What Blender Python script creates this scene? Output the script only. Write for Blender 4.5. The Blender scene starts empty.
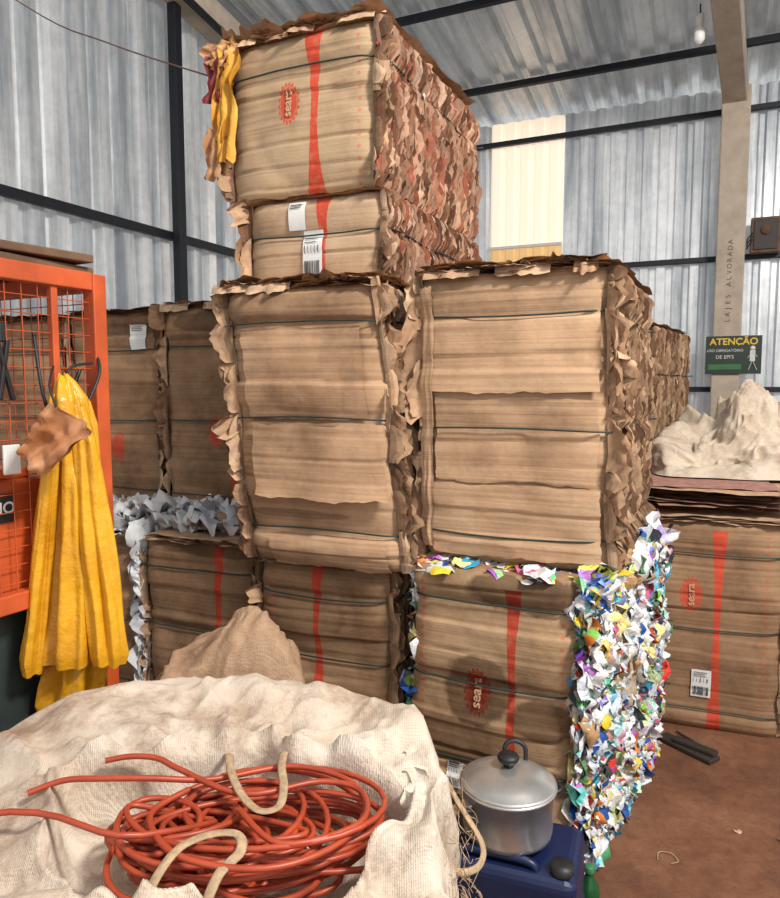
import bpy, bmesh, math, random
from math import sin, cos, pi, radians, sqrt, exp
from mathutils import Vector, noise, Matrix, Euler

A = radians(24.8)          # camera yaw relative to the hall
CAMZ = 1.7
def R(x, y): return (x*cos(A)-y*sin(A), x*sin(A)+y*cos(A))
def nz(x, y=0.0, z=0.0): return noise.noise(Vector((x, y, z)))
def lin(c):
    c /= 255.0
    return c/12.92 if c <= 0.04045 else ((c+0.055)/1.055)**2.4
def C(r, g, b): return (lin(r), lin(g), lin(b), 1.0)

# ------------------------------------------------------------------ materials
class NB:
    def __init__(s, name):
        s.m = bpy.data.materials.new(name); s.m.use_nodes = True
        s.t = s.m.node_tree; s.n = s.t.nodes
        s.b = s.n['Principled BSDF']
        s._obj = None
    def link(s, a, b): s.t.links.new(a, b)
    def val(s, sock, v):
        if isinstance(v, bpy.types.NodeSocket): s.link(v, sock)
        else: sock.default_value = v
    def math(s, op, a, b=None, c=None, clamp=False):
        n = s.n.new('ShaderNodeMath'); n.operation = op; n.use_clamp = clamp
        s.val(n.inputs[0], a)
        if b is not None: s.val(n.inputs[1], b)
        if c is not None: s.val(n.inputs[2], c)
        return n.outputs[0]
    def obj(s):
        if s._obj is None:
            s._obj = s.n.new('ShaderNodeTexCoord').outputs['Object']
        return s._obj
    def mapped(s, scale):
        n = s.n.new('ShaderNodeMapping'); s.link(s.obj(), n.inputs[0]); n.inputs['Scale'].default_value = scale
        return n.outputs[0]
    def noise(s, scale, detail=4, rough=0.6, vec=None):
        n = s.n.new('ShaderNodeTexNoise'); n.inputs['Scale'].default_value = scale
        n.inputs['Detail'].default_value = detail; n.inputs['Roughness'].default_value = rough
        s.link(vec if vec is not None else s.obj(), n.inputs['Vector'])
        return n.outputs['Fac']
    def ramp(s, fac, stops):
        n = s.n.new('ShaderNodeValToRGB'); s.link(fac, n.inputs[0])
        e = n.color_ramp.elements
        e[0].position, e[0].color = stops[0]; e[1].position, e[1].color = stops[-1]
        for p, c in stops[1:-1]:
            k = e.new(p); k.color = c
        return n.outputs[0]
    def mix(s, fac, a, b, mode='MIX'):
        n = s.n.new('ShaderNodeMix'); n.data_type = 'RGBA'; n.blend_type = mode
        s.val(n.inputs[0], fac); s.val(n.inputs[6], a); s.val(n.inputs[7], b)
        return n.outputs[2]
    def base(s, c): s.val(s.b.inputs['Base Color'], c)
    def set(s, rough=0.7, metal=0.0, spec=0.5):
        s.val(s.b.inputs['Roughness'], rough); s.b.inputs['Metallic'].default_value = metal
        s.b.inputs['Specular IOR Level'].default_value = spec
    def bump(s, h, strength=0.3, dist=0.01):
        n = s.n.new('ShaderNodeBump'); s.link(h, n.inputs['Height'])
        n.inputs['Strength'].default_value = strength; n.inputs['Distance'].default_value = dist
        s.link(n.outputs[0], s.b.inputs['Normal'])
    def translucent(s, fac, col):
        tr = s.n.new('ShaderNodeBsdfTranslucent'); tr.inputs[0].default_value = col
        mx = s.n.new('ShaderNodeMixShader'); mx.inputs[0].default_value = fac
        out = s.n['Material Output']
        s.link(s.b.outputs[0], mx.inputs[1]); s.link(tr.outputs[0], mx.inputs[2]); s.link(mx.outputs[0], out.inputs[0])

W1 = (1, 1, 1, 1); K0 = (0, 0, 0, 1)
def simple(name, col, rough=0.6, metal=0.0, var=0.25, scale=12, spec=0.5, bump=0.0):
    b = NB(name); f = b.noise(scale, 5)
    dark = tuple(c*(1-var) for c in col[:3])+(1,)
    b.base(b.ramp(f, [(0.3, dark), (0.7, col)])); b.set(rough, metal, spec)
    if bump: b.bump(f, bump, 0.02)
    return b.m

def vcol(name, rough=0.85, scale=18, var=0.45, spec=0.25, printed=False):
    b = NB(name)
    a = b.n.new('ShaderNodeVertexColor'); a.layer_name = 'Col'
    col = a.outputs[0]
    if printed:
        v = b.n.new('ShaderNodeTexVoronoi'); v.inputs['Scale'].default_value = 11; b.link(b.obj(), v.inputs['Vector'])
        f = b.ramp(b.noise(8, 2, .5), [(.58, K0), (.595, (.85, .85, .85, 1))])
        col = b.mix(f, col, v.outputs['Color'])
        tx = b.ramp(b.noise(80, 2, .5, b.mapped((1, 1, 3))), [(.40, (.4, .42, .5, 1)), (.45, W1)])
        col = b.mix(.45, col, tx, 'MULTIPLY')
    f = b.noise(scale, 6, 0.65)
    g = b.ramp(f, [(0.3, (1-var, 1-var, 1-var, 1)), (0.65, W1)])
    b.base(b.mix(1.0, col, g, 'MULTIPLY')); b.set(rough, 0, spec)
    b.bump(f, 0.35, 0.01)
    return b.m

M_SHAG = vcol('cardboard_edges')
M_PAPER = vcol('printed_paper', rough=0.5, scale=25, var=0.2, spec=0.4, printed=True)
M_WHITE = vcol('plain_paper', rough=0.6, scale=25, var=0.2, spec=0.4)
M_WIRE = simple('baling_wire', C(48, 66, 62), 0.55, 0.3)
M_LABEL = simple('label_white', C(225, 224, 220), 0.6, var=0.1)
M_INK = simple('ink_black', C(35, 33, 33), 0.6)

def front_mat(name, tone=(190, 146, 104), dirt=0.35, stripes=(), dots=(), ovals=(), stains=(), seed=0):
    b = NB(name)
    sep = b.n.new('ShaderNodeSeparateXYZ'); b.link(b.obj(), sep.inputs[0])
    x, z = sep.outputs[0], sep.outputs[2]
    t = tone
    off = b.n.new('ShaderNodeMapping'); b.link(b.obj(), off.inputs[0]); off.inputs['Location'].default_value = (seed*3.1, seed*1.7, seed*0.9)
    o = off.outputs[0]
    base = b.ramp(b.noise(2.6, 6, 0.65, o), [(0.3, C(t[0]*.80, t[1]*.78, t[2]*.76)), (0.5, C(*t)), (0.72, C(min(255, t[0]*1.07), t[1]*1.1, t[2]*1.13))])
    mp = b.n.new('ShaderNodeMapping'); b.link(o, mp.inputs[0]); mp.inputs['Scale'].default_value = (.7, .7, 42)
    fl = b.noise(1.6, 3, 0.55, mp.outputs[0])
    base = b.mix(0.32, base, b.ramp(fl, [(0.38, (0.5, 0.45, 0.42, 1)), (0.5, W1)]), 'MULTIPLY')
    red = None
    def acc(m):
        nonlocal red
        red = m if red is None else b.math('MAXIMUM', red, m)
    for (u0, za, zb, wn, wf) in stripes:
        zc = (za+zb)/2; hl = (zb-za)/2
        dz = b.math('DIVIDE', b.math('SUBTRACT', z, zc), hl)
        hw = b.math('ADD', b.math('MULTIPLY', b.math('MULTIPLY', dz, dz), wf-wn), wn)
        m = b.math('LESS_THAN', b.math('ABSOLUTE', b.math('SUBTRACT', x, u0)), hw)
        acc(b.math('MULTIPLY', m, b.math('LESS_THAN', b.math('ABSOLUTE', dz), 1.0)))
    for (u0, za, zb, p, r) in dots:
        fz = b.math('SUBTRACT', b.math('MODULO', z, p), p/2)
        dx = b.math('SUBTRACT', x, u0)
        d2 = b.math('ADD', b.math('MULTIPLY', dx, dx), b.math('MULTIPLY', fz, fz))
        m = b.math('LESS_THAN', d2, r*r)
        m = b.math('MULTIPLY', m, b.math('MULTIPLY', b.math('GREATER_THAN', z, za), b.math('LESS_THAN', z, zb)))
        acc(b.math('MULTIPLY', m, 0.5))
    for (u0, z0, ra, rb) in ovals:
        dx = b.math('DIVIDE', b.math('SUBTRACT', x, u0), ra); dz = b.math('DIVIDE', b.math('SUBTRACT', z, z0), rb)
        rr = b.math('SQRT', b.math('ADD', b.math('MULTIPLY', dx, dx), b.math('MULTIPLY', dz, dz)))
        an = b.math('ARCTAN2', dz, dx)
        lim = b.math('ADD', 0.92, b.math('MULTIPLY', b.math('SINE', b.math('MULTIPLY', an, 18.0)), 0.09))
        body = b.math('LESS_THAN', rr, lim)
        ring = b.math('MULTIPLY', b.math('GREATER_THAN', rr, 0.74), b.math('LESS_THAN', rr, 0.78))
        acc(b.math('MULTIPLY', b.math('SUBTRACT', body, ring), 0.95))
    if red is not None:
        wear = b.ramp(b.noise(30, 4, 0.7, o), [(0.3, (0.6,)*3+(1,)), (0.5, W1)])
        base = b.mix(b.math('MULTIPLY', red, wear), base, C(200, 76, 52))
    if dirt > 0:
        d = b.ramp(b.noise(3.4, 8, 0.72, o), [(0.46, W1), (0.72, (1-dirt, 1-dirt*1.03, 1-dirt*1.06, 1))])
        base = b.mix(1.0, base, d, 'MULTIPLY')
    for (u0, z0, ra, rb, k) in stains:   # grease stains soaked into the board
        dx = b.math('DIVIDE', b.math('SUBTRACT', x, u0), ra); dz = b.math('DIVIDE', b.math('SUBTRACT', z, z0), rb)
        r2 = b.math('ADD', b.math('MULTIPLY', dx, dx), b.math('MULTIPLY', dz, dz))
        r2 = b.math('ADD', r2, b.math('MULTIPLY', b.math('SUBTRACT', b.noise(6, 5, 0.6, o), 0.5), 2.0))
        f = b.math('MULTIPLY', b.math('MULTIPLY', b.math('SUBTRACT', 1.15, r2, clamp=True), 3.5), 1.0, clamp=True)
        base = b.mix(b.math('MULTIPLY', f, k), base, b.mix(1.0, base, (.20, .165, .14, 1), 'MULTIPLY'))
    b.base(base); b.set(0.8, 0, 0.25)
    b.bump(b.math('ADD', fl, b.noise(25, 4, 0.6)), 0.3, 0.008)
    return b.m

# ------------------------------------------------------------------ mesh builder
class MB:
    def __init__(s): s.v = []; s.f = []; s.mi = []; s.c = []; s.sm = []; s.mats = []
    def mat(s, m):
        if m not in s.mats: s.mats.append(m)
        return s.mats.index(m)
    def grid(s, pts, m, col=W1, smooth=True, colf=None, close=False):
        base = len(s.v); n = len(pts); k = len(pts[0])
        for row in pts: s.v.extend([tuple(p) for p in row])
        mi = s.mat(m)
        for i in range(n-1):
            for j in range(k if close else k-1):
                j2 = (j+1) % k
                s.f.append((base+i*k+j, base+i*k+j2, base+(i+1)*k+j2, base+(i+1)*k+j))
                s.mi.append(mi); s.c.append(colf(i, j) if colf else col); s.sm.append(smooth)
    def poly(s, pts, m, col=W1):
        base = len(s.v); s.v.extend([tuple(p) for p in pts]); s.f.append(tuple(range(base, base+len(pts))))
        s.mi.append(s.mat(m)); s.c.append(col); s.sm.append(False)
    def box(s, c, size, m, bev=0.0, rot=None, col=W1, seg=2):
        bm = bmesh.new(); bmesh.ops.create_cube(bm, size=1.0)
        bmesh.ops.scale(bm, vec=size, verts=bm.verts)
        if bev: bmesh.ops.bevel(bm, geom=list(bm.edges), offset=bev, segments=seg, affect='EDGES', profile=0.5)
        if rot is not None: bmesh.ops.transform(bm, matrix=rot.to_matrix().to_4x4() if not isinstance(rot, Matrix) else rot, verts=bm.verts)
        bmesh.ops.translate(bm, vec=c, verts=bm.verts)
        s.bm(bm, m, col); bm.free()
    def bm(s, bm, m, col=W1):
        base = len(s.v); bm.verts.index_update()
        for v in bm.verts: s.v.append(tuple(v.co))
        mi = s.mat(m)
        for f in bm.faces:
            s.f.append(tuple(base+v.index for v in f.verts)); s.mi.append(mi); s.c.append(col); s.sm.append(False)
    def beam(s, a, b, wd, ht, m, bev=0.003):
        a = Vector(a); b = Vector(b); d = b-a; L = d.length
        q = d.to_track_quat('Y', 'Z'); mt = q.to_matrix().to_4x4()
        s.box((a+b)/2, (wd, L, ht), m, bev, mt)
    def lathe(s, prof, m, c=(0, 0, 0), n=40, smooth=True, mtx=None, col=W1):
        rows = []
        for (r, z) in prof:
            row = [Vector((r*cos(2*pi*i/n), r*sin(2*pi*i/n), z)) for i in range(n)]
            if mtx: row = [mtx @ p for p in row]
            rows.append([p+Vector(c) for p in row])
        s.grid(rows, m, col, smooth, close=True)
    def sweep(s, pts, r, m, n=8, flat=1.0, sub=6, col=W1, closed=False):
        P = [Vector(p) for p in pts]
        if sub > 1:
            Q = []; N = len(P); rng = range(N if closed else N-1)
            for i in rng:
                if closed: p0, p1, p2, p3 = P[i-1], P[i], P[(i+1) % N], P[(i+2) % N]
                else: p0, p1, p2, p3 = P[max(i-1, 0)], P[i], P[i+1], P[min(i+2, N-1)]
                for k in range(sub):
                    t = k/sub
                    Q.append(0.5*((2*p1)+(p2-p0)*t+(2*p0-5*p1+4*p2-p3)*t*t+(3*p1-p0-3*p2+p3)*t**3))
            Q.append(P[0] if closed else P[-1]); P = Q
        up = Vector((0, 0, 1)); rows = []; prev = None
        for i, p in enumerate(P):
            t = (P[min(i+1, len(P)-1)]-P[max(i-1, 0)])
            if t.length < 1e-9: t = Vector((1, 0, 0))
            t.normalize()
            if prev is None:
                prev = t.cross(up)
                if prev.length < .1: prev = t.cross(Vector((1, 0, 0)))
            u = prev - t*prev.dot(t); u.normalize(); prev = u; w = t.cross(u)
            rows.append([p+u*(r*cos(2*pi*k/n))+w*(r*flat*sin(2*pi*k/n)) for k in range(n)])
        s.grid(rows, m, col, True, close=True)
        if not closed:
            s.poly(rows[0][::-1], m, col); s.poly(rows[-1], m, col)
    def text(s, body, size, m, fn, bold=False, align='CENTER'):
        cu = bpy.data.curves.new('txt', 'FONT'); cu.body = body; cu.size = size; cu.align_x = align; cu.align_y = 'CENTER'
        if bold: cu.offset = size*0.02
        ob = bpy.data.objects.new('txt', cu); bpy.context.collection.objects.link(ob)
        bpy.context.view_layer.update()
        me = bpy.data.meshes.new_from_object(ob)
        base = len(s.v); mi = s.mat(m)
        for v in me.vertices: s.v.append(tuple(fn(v.co.x, v.co.y)))
        for p in me.polygons:
            s.f.append(tuple(base+i for i in p.vertices)); s.mi.append(mi); s.c.append(W1); s.sm.append(False)
        bpy.data.objects.remove(ob); bpy.data.meshes.remove(me)
    def build(s, name, loc=(0, 0, 0), rz=0.0, parent=None):
        me = bpy.data.meshes.new(name); me.from_pydata(s.v, [], s.f)
        for m in s.mats: me.materials.append(m)
        me.polygons.foreach_set('material_index', s.mi); me.polygons.foreach_set('use_smooth', s.sm)
        ca = me.color_attributes.new('Col', 'FLOAT_COLOR', 'CORNER')
        buf = []
        for f, c in zip(s.f, s.c): buf.extend(list(c)*len(f))
        ca.data.foreach_set('color', buf)
        me.update(); me.validate()
        ob = bpy.data.objects.new(name, me); bpy.context.collection.objects.link(ob)
        ob.location = loc; ob.rotation_euler = (0, 0, rz)
        if parent: ob.parent = parent
        return ob

# ------------------------------------------------------------------ bales
TAN = [C(190, 153, 120), C(166, 129, 98), C(206, 171, 138), C(144, 109, 82), C(178, 140, 108), C(114, 84, 62), C(198, 161, 126)]
RUST = [C(196, 149, 120), C(212, 168, 138), C(164, 116, 88), C(180, 128, 98), C(220, 184, 156), C(130, 90, 66), C(184, 112, 88), C(204, 160, 132), C(112, 76, 56)]
BRIGHT = [C(236, 235, 232)]*12 + [C(218, 224, 230)]*6 + [C(60, 160, 200), C(40, 90, 165), C(235, 205, 60), C(225, 70, 55), C(235, 140, 60), C(90, 160, 110),
          C(120, 190, 215), C(190, 150, 105), C(70, 70, 76), C(240, 225, 150), C(196, 170, 140), C(215, 110, 150)]
WHITEP = [C(226, 226, 226)]*7+[C(206, 208, 212)]*3+[C(180, 181, 186), C(170, 135, 105)]

def paper_piece(mb, rnd, pos, nrm, up, size, pal, crump=0.5, mat=None, tilt=.35, k=5):
    n = Vector(nrm); u = Vector(up); r = u.cross(n)
    a = rnd.uniform(0, 2*pi); tx = rnd.uniform(-tilt, tilt); ty = rnd.uniform(-tilt, tilt)
    e1 = (r*cos(a)+u*sin(a)+n*tx).normalized(); e2 = (u*cos(a)-r*sin(a)+n*ty).normalized()
    asp = rnd.uniform(.6, 1.5)
    base = rnd.choice(pal); alt = rnd.choice(pal); alt2 = rnd.choice(pal)
    bend = rnd.uniform(-.8, .3); ph = rnd.uniform(0, 90); skew = rnd.uniform(-.25, .25)
    pts = []
    for i in range(k):
        row = []
        for j in range(k):
            x = (i/(k-1)-.5); y = (j/(k-1)-.5)
            off = crump*(nz(x*2.4+ph, y*2.4)*.9+nz(x*5+ph, y*5, 4)*.35)+bend*x*x*.6
            cr_ = 1-.35*(abs(2*x)*abs(2*y))**2       # rounded corners
            row.append(Vector(pos)+e1*(x*cr_+skew*y+.12*nz(y*3+ph, x*3, 2))*size+e2*(y*cr_+.12*nz(x*3+ph, y*3, 7))*size*asp+n*off*size)
        pts.append(row)
    mode = rnd.random(); k3 = k//3
    def cf(i, j):
        if mode < .3 and k3 <= j <= 2*k3: return alt
        if mode > .75 and i > k3 and j > k3: return alt2
        return base
    mb.grid(pts, mat or M_PAPER, base, rnd.random() < .75, cf)

def crest(v):
    n = noise.noise(v)*6; return 1/(1+n*n)

def bale(name, corner, phi, z0, w, d, h, seed, fmat, straps=(.28, .72), side='card', shag=80, lean=0.0, pal=TAN,
         res=(34, 130), sheets=(), topfl=4, bulge=.018, logos=(), labels=(), rag=1.0, extra=None, layeramp=.007, toprag=1.0, splay=0.0, lrag=1.0, flaps=(0, 0, 0), fsize=1.0):
    rnd = random.Random(seed); mb = MB()
    S = [0.0]+[x*h for x in straps]+[h]
    cre = []; z = rnd.uniform(.03, .07)
    while z < h: cre.append((z, rnd.uniform(-.03, .03), rnd.uniform(.003, .012))); z += rnd.uniform(.04, .13)
    lay = [rnd.uniform(-1, 1)*layeramp for _ in range(len(cre)+1)]
    def hx(z, sg): return w/2+.014*nz(z*4+seed*7, sg*3.3)+.008*nz(z*13+seed, sg*5)
    def X(x, z):
        sg = 1 if x > 0 else -1
        return x*hx(z, sg)/(w/2)+lean*(z/h-.5)
    def Bf(z):
        for i in range(len(S)-1):
            if z <= S[i+1] or i == len(S)-2:
                t = min(1, max(0, (z-S[i])/(S[i+1]-S[i]))); return sin(pi*t)**.8 if 0 < t < 1 else 0
        return 0
    def F(x, z):
        y = -bulge*Bf(z)*(1-.4*abs(2*x/w)**2)
        zq = z+.008*nz(x*2+seed, z*1.5)
        k = 0
        for i, (zc, sl, dp) in enumerate(cre):
            dd = zq-zc-sl*x
            if dd > 0: k = i+1
            y += dp*exp(-(dd/.005)**2)*(.6+.8*nz(x*5+i, seed))
        y += lay[k]
        y += .014*nz(x*3+seed, z*3, seed)+.003*nz(x*9, z*9, seed)
        y += .007*crest(Vector((x*2.3+seed, z*2.3, seed*.7)))
        y += .035*abs(2*x/w)**9 + .02*(max(0, (abs(z/h-.5)*2))**14)
        return y
    nx, nzr = res
    mb.grid([[(X((i/nx-.5)*w, j/nzr*h), F((i/nx-.5)*w, j/nzr*h), j/nzr*h) for i in range(nx+1)] for j in range(nzr+1)], fmat)
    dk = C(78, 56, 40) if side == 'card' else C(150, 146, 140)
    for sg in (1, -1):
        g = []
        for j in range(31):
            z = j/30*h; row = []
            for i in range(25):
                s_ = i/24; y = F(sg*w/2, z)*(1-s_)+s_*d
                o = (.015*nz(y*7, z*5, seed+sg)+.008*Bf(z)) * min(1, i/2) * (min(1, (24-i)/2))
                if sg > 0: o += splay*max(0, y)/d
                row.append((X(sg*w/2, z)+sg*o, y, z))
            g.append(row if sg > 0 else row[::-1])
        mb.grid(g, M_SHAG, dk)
    mb.grid([[(X(-(i/16-.5)*w, j/30*h)+(splay if i == 0 else 0), d+.01*nz(i*.5, j*.5, seed) if 0 < i < 16 else d, j/30*h) for i in range(17)] for j in range(31)], M_SHAG, TAN[0])
    mb.grid([[(X((i/16-.5)*w, h)+(splay*j/16 if i == 16 else 0), F((i/16-.5)*w, h)*(1-j/16)+d*j/16, h+(.012*nz(i*.4, j*.4, seed) if 0 < i < 16 and 0 < j < 16 else 0)) for i in range(17)] for j in range(17)], M_SHAG, TAN[1])
    mb.grid([[(X(-(i/8-.5)*w, 0), F(-(i/8-.5)*w, 0)*(1-j/8)+d*j/8, 0) for i in range(9)] for j in range(9)], M_SHAG, TAN[1])
    pinch = lambda z: min([1.0]+[.25+abs(z-q)/.05 for q in S[1:-1]])
    def ribbon(sg, s_, za, zb, p, curl, col, wav=1.0):
        za = max(.003, za); zb = min(h-.003, zb)
        if zb-za < .03: return
        n = max(5, int((zb-za)/.018)); ph = rnd.uniform(0, 60); pts = []
        w1 = rnd.uniform(.005, .014)*wav; w2 = rnd.uniform(.003, .007)*wav
        for j in range(n+1):
            z = za+(zb-za)*j/n
            e = min(1, j/1.5, (n-j)/1.5)
            wob = w1*nz(z*7+ph, 1)+w2*nz(z*24+ph, 5)
            pp = p*(.45+.9*abs(nz(z*8+ph, 3))+.5*nz(z*34+ph, 7)+.4)*pinch(z)*(.4+.6*e)
            row = []
            for k in range(4):
                t = k/3; o = -.014+(max(0, pp)+.014)*t
                row.append((X(sg*w/2, z)+sg*(o+.008+(splay*max(0, s_)/d if sg > 0 else 0)), s_+wob*(.3+.7*t)+curl*t*t*(.5+nz(z*6+ph, 9)*1.6), z+.006*t*nz(z*20+ph, 11)))
            pts.append(row)
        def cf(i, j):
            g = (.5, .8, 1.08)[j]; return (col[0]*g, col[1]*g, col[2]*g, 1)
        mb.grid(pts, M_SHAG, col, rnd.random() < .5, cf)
    def flap(sg, s_, z, wz, ln, curl, droop, col):
        ph = rnd.uniform(0, 60); pts = []; nu = max(7, int(wz/.02))
        for i in range(nu+1):
            u = i/nu-.5; row = []
            le = ln*(.65+.7*nz(u*3+ph, 1)+.35*nz(u*14+ph, 4))*(1-abs(u)**4*8)
            for k in range(7):
                v = k/6
                zz = z+u*wz*(1-.25*v)-droop*v*v+.02*v*nz(u*4+ph, v*2)
                zz = min(h+.02, max(.0, zz))
                row.append((X(sg*w/2, min(h, zz))+sg*(le*v-.01*(1-v)), s_-curl*v*v+.025*v*nz(u*5+ph, v*2, 3)+.01*nz(u*12+ph, v*3, 5)*v, zz))
            pts.append(row)
        mb.grid(pts, M_SHAG, col)
    if side == 'card':
        for i in range(shag):
            z = rnd.uniform(-.1, .05)
            while z < h:
                L_ = rnd.uniform(.05, .28); s_ = (i+rnd.random())/shag*d
                col = rnd.choice(pal); f = rnd.uniform(.65, 1.2); col = tuple(min(1, c*f) for c in col[:3])+(1,)
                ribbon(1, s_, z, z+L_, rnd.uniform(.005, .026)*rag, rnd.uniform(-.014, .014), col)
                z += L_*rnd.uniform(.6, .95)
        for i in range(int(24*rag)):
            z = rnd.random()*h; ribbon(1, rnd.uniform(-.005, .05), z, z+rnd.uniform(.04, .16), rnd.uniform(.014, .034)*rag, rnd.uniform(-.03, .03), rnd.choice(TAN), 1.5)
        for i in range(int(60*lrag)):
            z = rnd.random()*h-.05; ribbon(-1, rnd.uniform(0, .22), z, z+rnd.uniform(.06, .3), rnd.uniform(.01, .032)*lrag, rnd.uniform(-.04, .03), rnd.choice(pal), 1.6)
        for i in range(flaps[0]):
            flap(-1, rnd.uniform(.0, .14), rnd.uniform(.05, h), rnd.uniform(.08, .24)*fsize, rnd.uniform(.03, .085)*fsize, rnd.uniform(-.02, .09), rnd.uniform(-.01, .05), rnd.choice(TAN))
        for i in range(flaps[1]):
            flap(1, rnd.uniform(-.01, .16), rnd.uniform(.05, h), rnd.uniform(.06, .2)*fsize, rnd.uniform(.02, .06)*fsize, rnd.uniform(-.01, .05), rnd.uniform(-.01, .04), rnd.choice(TAN))
        for i in range(flaps[2]):
            x0 = rnd.uniform(-.5, .42)*w; wd = rnd.uniform(.08, .22); ph = rnd.uniform(0, 50); ln = rnd.uniform(.03, .06); rise = rnd.uniform(-.5, .9); pts = []
            for a in range(13):
                u = a/12-.5; row = []
                le = ln*(.8+.8*nz(u*4+ph))*(1-abs(u)**4*8)
                for k in range(6):
                    v = k/5
                    row.append((x0+u*wd+lean*.5, .02-le*v*1.0-.02, h+.02+le*rise*v-.03*v*v*(1 if rise < 0 else .3)+.008*nz(u*9+ph, v)))
                pts.append(row)
            mb.grid(pts, M_SHAG, rnd.choice([TAN[0], TAN[2], TAN[4]]))
    else:
        P = BRIGHT if side == 'bright' else WHITEP; mt = M_PAPER if side == 'bright' else M_WHITE
        for (cnt, s0, s1, o0, o1, tl, kk) in ((460, .14, .24, .0, .015, .1, 9), (460 if side == 'bright' else 250, .09, .17, .01, .045, .2, 9), (220 if side == 'bright' else 80, .04, .08, .03, .06, .35, 5)):
            for i in range(int(cnt*d*h)):
                z = rnd.uniform(.01, h-.01); y = rnd.uniform(.0, d)
                o = rnd.uniform(o0, o1)*pinch(z)+splay*y/d; sz_ = rnd.uniform(s0, s1)
                paper_piece(mb, rnd, (X(w/2, z)+o, max(sz_*.45, y), max(sz_*.3, z)), (1, 0, 0), (0, 0, 1), sz_, P, mat=mt, tilt=tl, crump=.45 if s0 < .12 else .3, k=kk)
        for i in range(int(420*w*d)):
            paper_piece(mb, rnd, (rnd.uniform(-w/2, w/2+splay*.5), rnd.uniform(.02, d), h+rnd.uniform(-.01, .012)), (0, 0, 1), (0, 1, 0), rnd.uniform(.05, .13), P, mat=mt, tilt=.15, crump=.3)
        for i in range(160):
            z = rnd.uniform(.01, h-.01)
            paper_piece(mb, rnd, (X(-w/2, z)-rnd.uniform(-.02, .02), rnd.uniform(0.05, d*.4), z), (-1, 0, 0), (0, 0, 1), rnd.uniform(.05, .12), P, mat=mt)
    for i in range(topfl):
        ww = w*rnd.uniform(.92, 1.06); dd = d*rnd.uniform(.92, 1.03); zz = h+.004+i*.006
        ox = rnd.uniform(-.02, .02)+lean*.5; ph = rnd.uniform(0, 50); a = rnd.uniform(-.03, .03)
        pts = []
        for q in range(13):
            row = []
            for p in range(35):
                u = p/34-.5; v = q/12
                xx = u*ww; yy = v*dd-.012*toprag
                e = max(0, abs(u)*2-.86)/.14; e2 = max(0, .1-v)/.1
                xx += .02*nz(v*6+ph, 3)*e*toprag; yy += (.02*nz(u*9+ph, 7)+.012*nz(u*34+ph, 2))*e2*toprag
                zz2 = zz+(.016*nz(u*5+ph, v*5)-.0)*toprag*max(e, e2)-.006*max(e, e2)*(1-i*.25)
                row.append((xx*cos(a)-yy*sin(a)+ox, xx*sin(a)+yy*cos(a), zz2))
            pts.append(row)
        mb.grid(pts, M_SHAG, rnd.choice([TAN[0], TAN[2], TAN[6]]))
    for (u0, u1, za, zb, off, curl) in sheets:
        n1, n2 = 24, 40; pts = []; ph = rnd.uniform(0, 30)
        for j in range(n2+1):
            row = []
            for i in range(n1+1):
                u = i/n1; v = j/n2
                x = u0+(u1-u0)*u; z = za+(zb-za)*v
                eb = exp(-v*9)
                z2 = z+(.014*nz(u*3+ph)+.007*nz(u*14+ph))*(1 if j in (0, n2) else 0)
                x2 = x+(.010*nz(v*5+ph, 2)+.004*nz(v*20+ph, 2))*(1 if i in (0, n1) else 0)
                row.append((X(x2, z), .6*F(x, z)-.4*bulge*Bf(z)-.006-off*.8-curl*eb*(.7+.8*nz(u*3, ph))-.004*nz(u*4, v*4, ph), z2))
            pts.append(row)
        mb.grid(pts, fmat)
    for q in S[1:-1]:
        pts = []; amp = rnd.uniform(-.012, .014)
        pts.append((X(-w/2, q)-.012, d*.6, q)); pts.append((X(-w/2, q)-.014, .05, q))
        for i in range(13):
            x = (i/12-.5)*w; zz = q-amp*cos(x/w*pi)
            pts.append((X(x, q), min(F(x, zz), F(x, zz+.012), F(x, zz-.012))-.010-(.010 if sheets else 0), zz))
        for i in range(8):
            yy = .03+i/7*(d-.03)
            pts.append((X(w/2, q)+.018+.004*sin(i*2)+splay*yy/d+(.03 if side == 'bright' else 0), yy, q+.004*sin(i*1.7)))
        pts.append((X(w/2, q)+splay, d+.012, q)); pts.append((X(-w/2, q), d+.012, q))
        mb.sweep(pts, .0034, M_WIRE, n=6, sub=4)
    for (u0, z0_, size, ang) in logos:
        ca, sa = cos(ang), sin(ang)
        def fn(px, py):
            x = u0+px*ca-py*sa; z = z0_+px*sa+py*ca
            return (X(x, z), F(x, z)-.006, z)
        mb.text('seara', size, M_CREAM, fn, True)
    for (u0, z0_, lw, lh, kind) in labels:
        def pt(x, z, o): return (X(x, z), F(x, z)-o, z)
        mb.grid([[pt(u0-lw/2+lw*i/8, z0_-lh/2+lh*j/16, .008) for i in range(9)] for j in range(17)], M_LABEL)
        if kind == 'bar':
            for k in range(14):
                xa = u0-lw*.4+lw*.8*k/14; ww = lw*.8/14*rnd.uniform(.25, .75)
                for (a, b_) in ((-.42, -.1), (.05, .2)):
                    if a > 0 and k % 3: continue
                    mb.grid([[pt(xa+ww*i, z0_+lh*(a+(b_-a)*j/6), .012) for i in range(2)] for j in range(7)], M_INK)
        for k in range(3):
            zz = z0_+lh*(.26+.07*k)
            mb.grid([[pt(u0-lw*.4+lw*rnd.uniform(.5, .8)*i/3, zz+.003*j, .012) for i in range(4)] for j in range(2)], M_INK)
    if extra: extra(mb, rnd, X, F, flap)
    r = (cos(phi), -sin(phi)); cx = corner[0]-r[0]*w/2; cy = corner[1]-r[1]*w/2
    lx, ly = R(cx, cy)
    return mb.build(name, (lx, ly, z0), A-phi)

M_CREAM = simple('cream_print', C(196, 158, 122), 0.8, var=.1)
r_ = radians
NMB = 'cardboard_bale'

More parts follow.
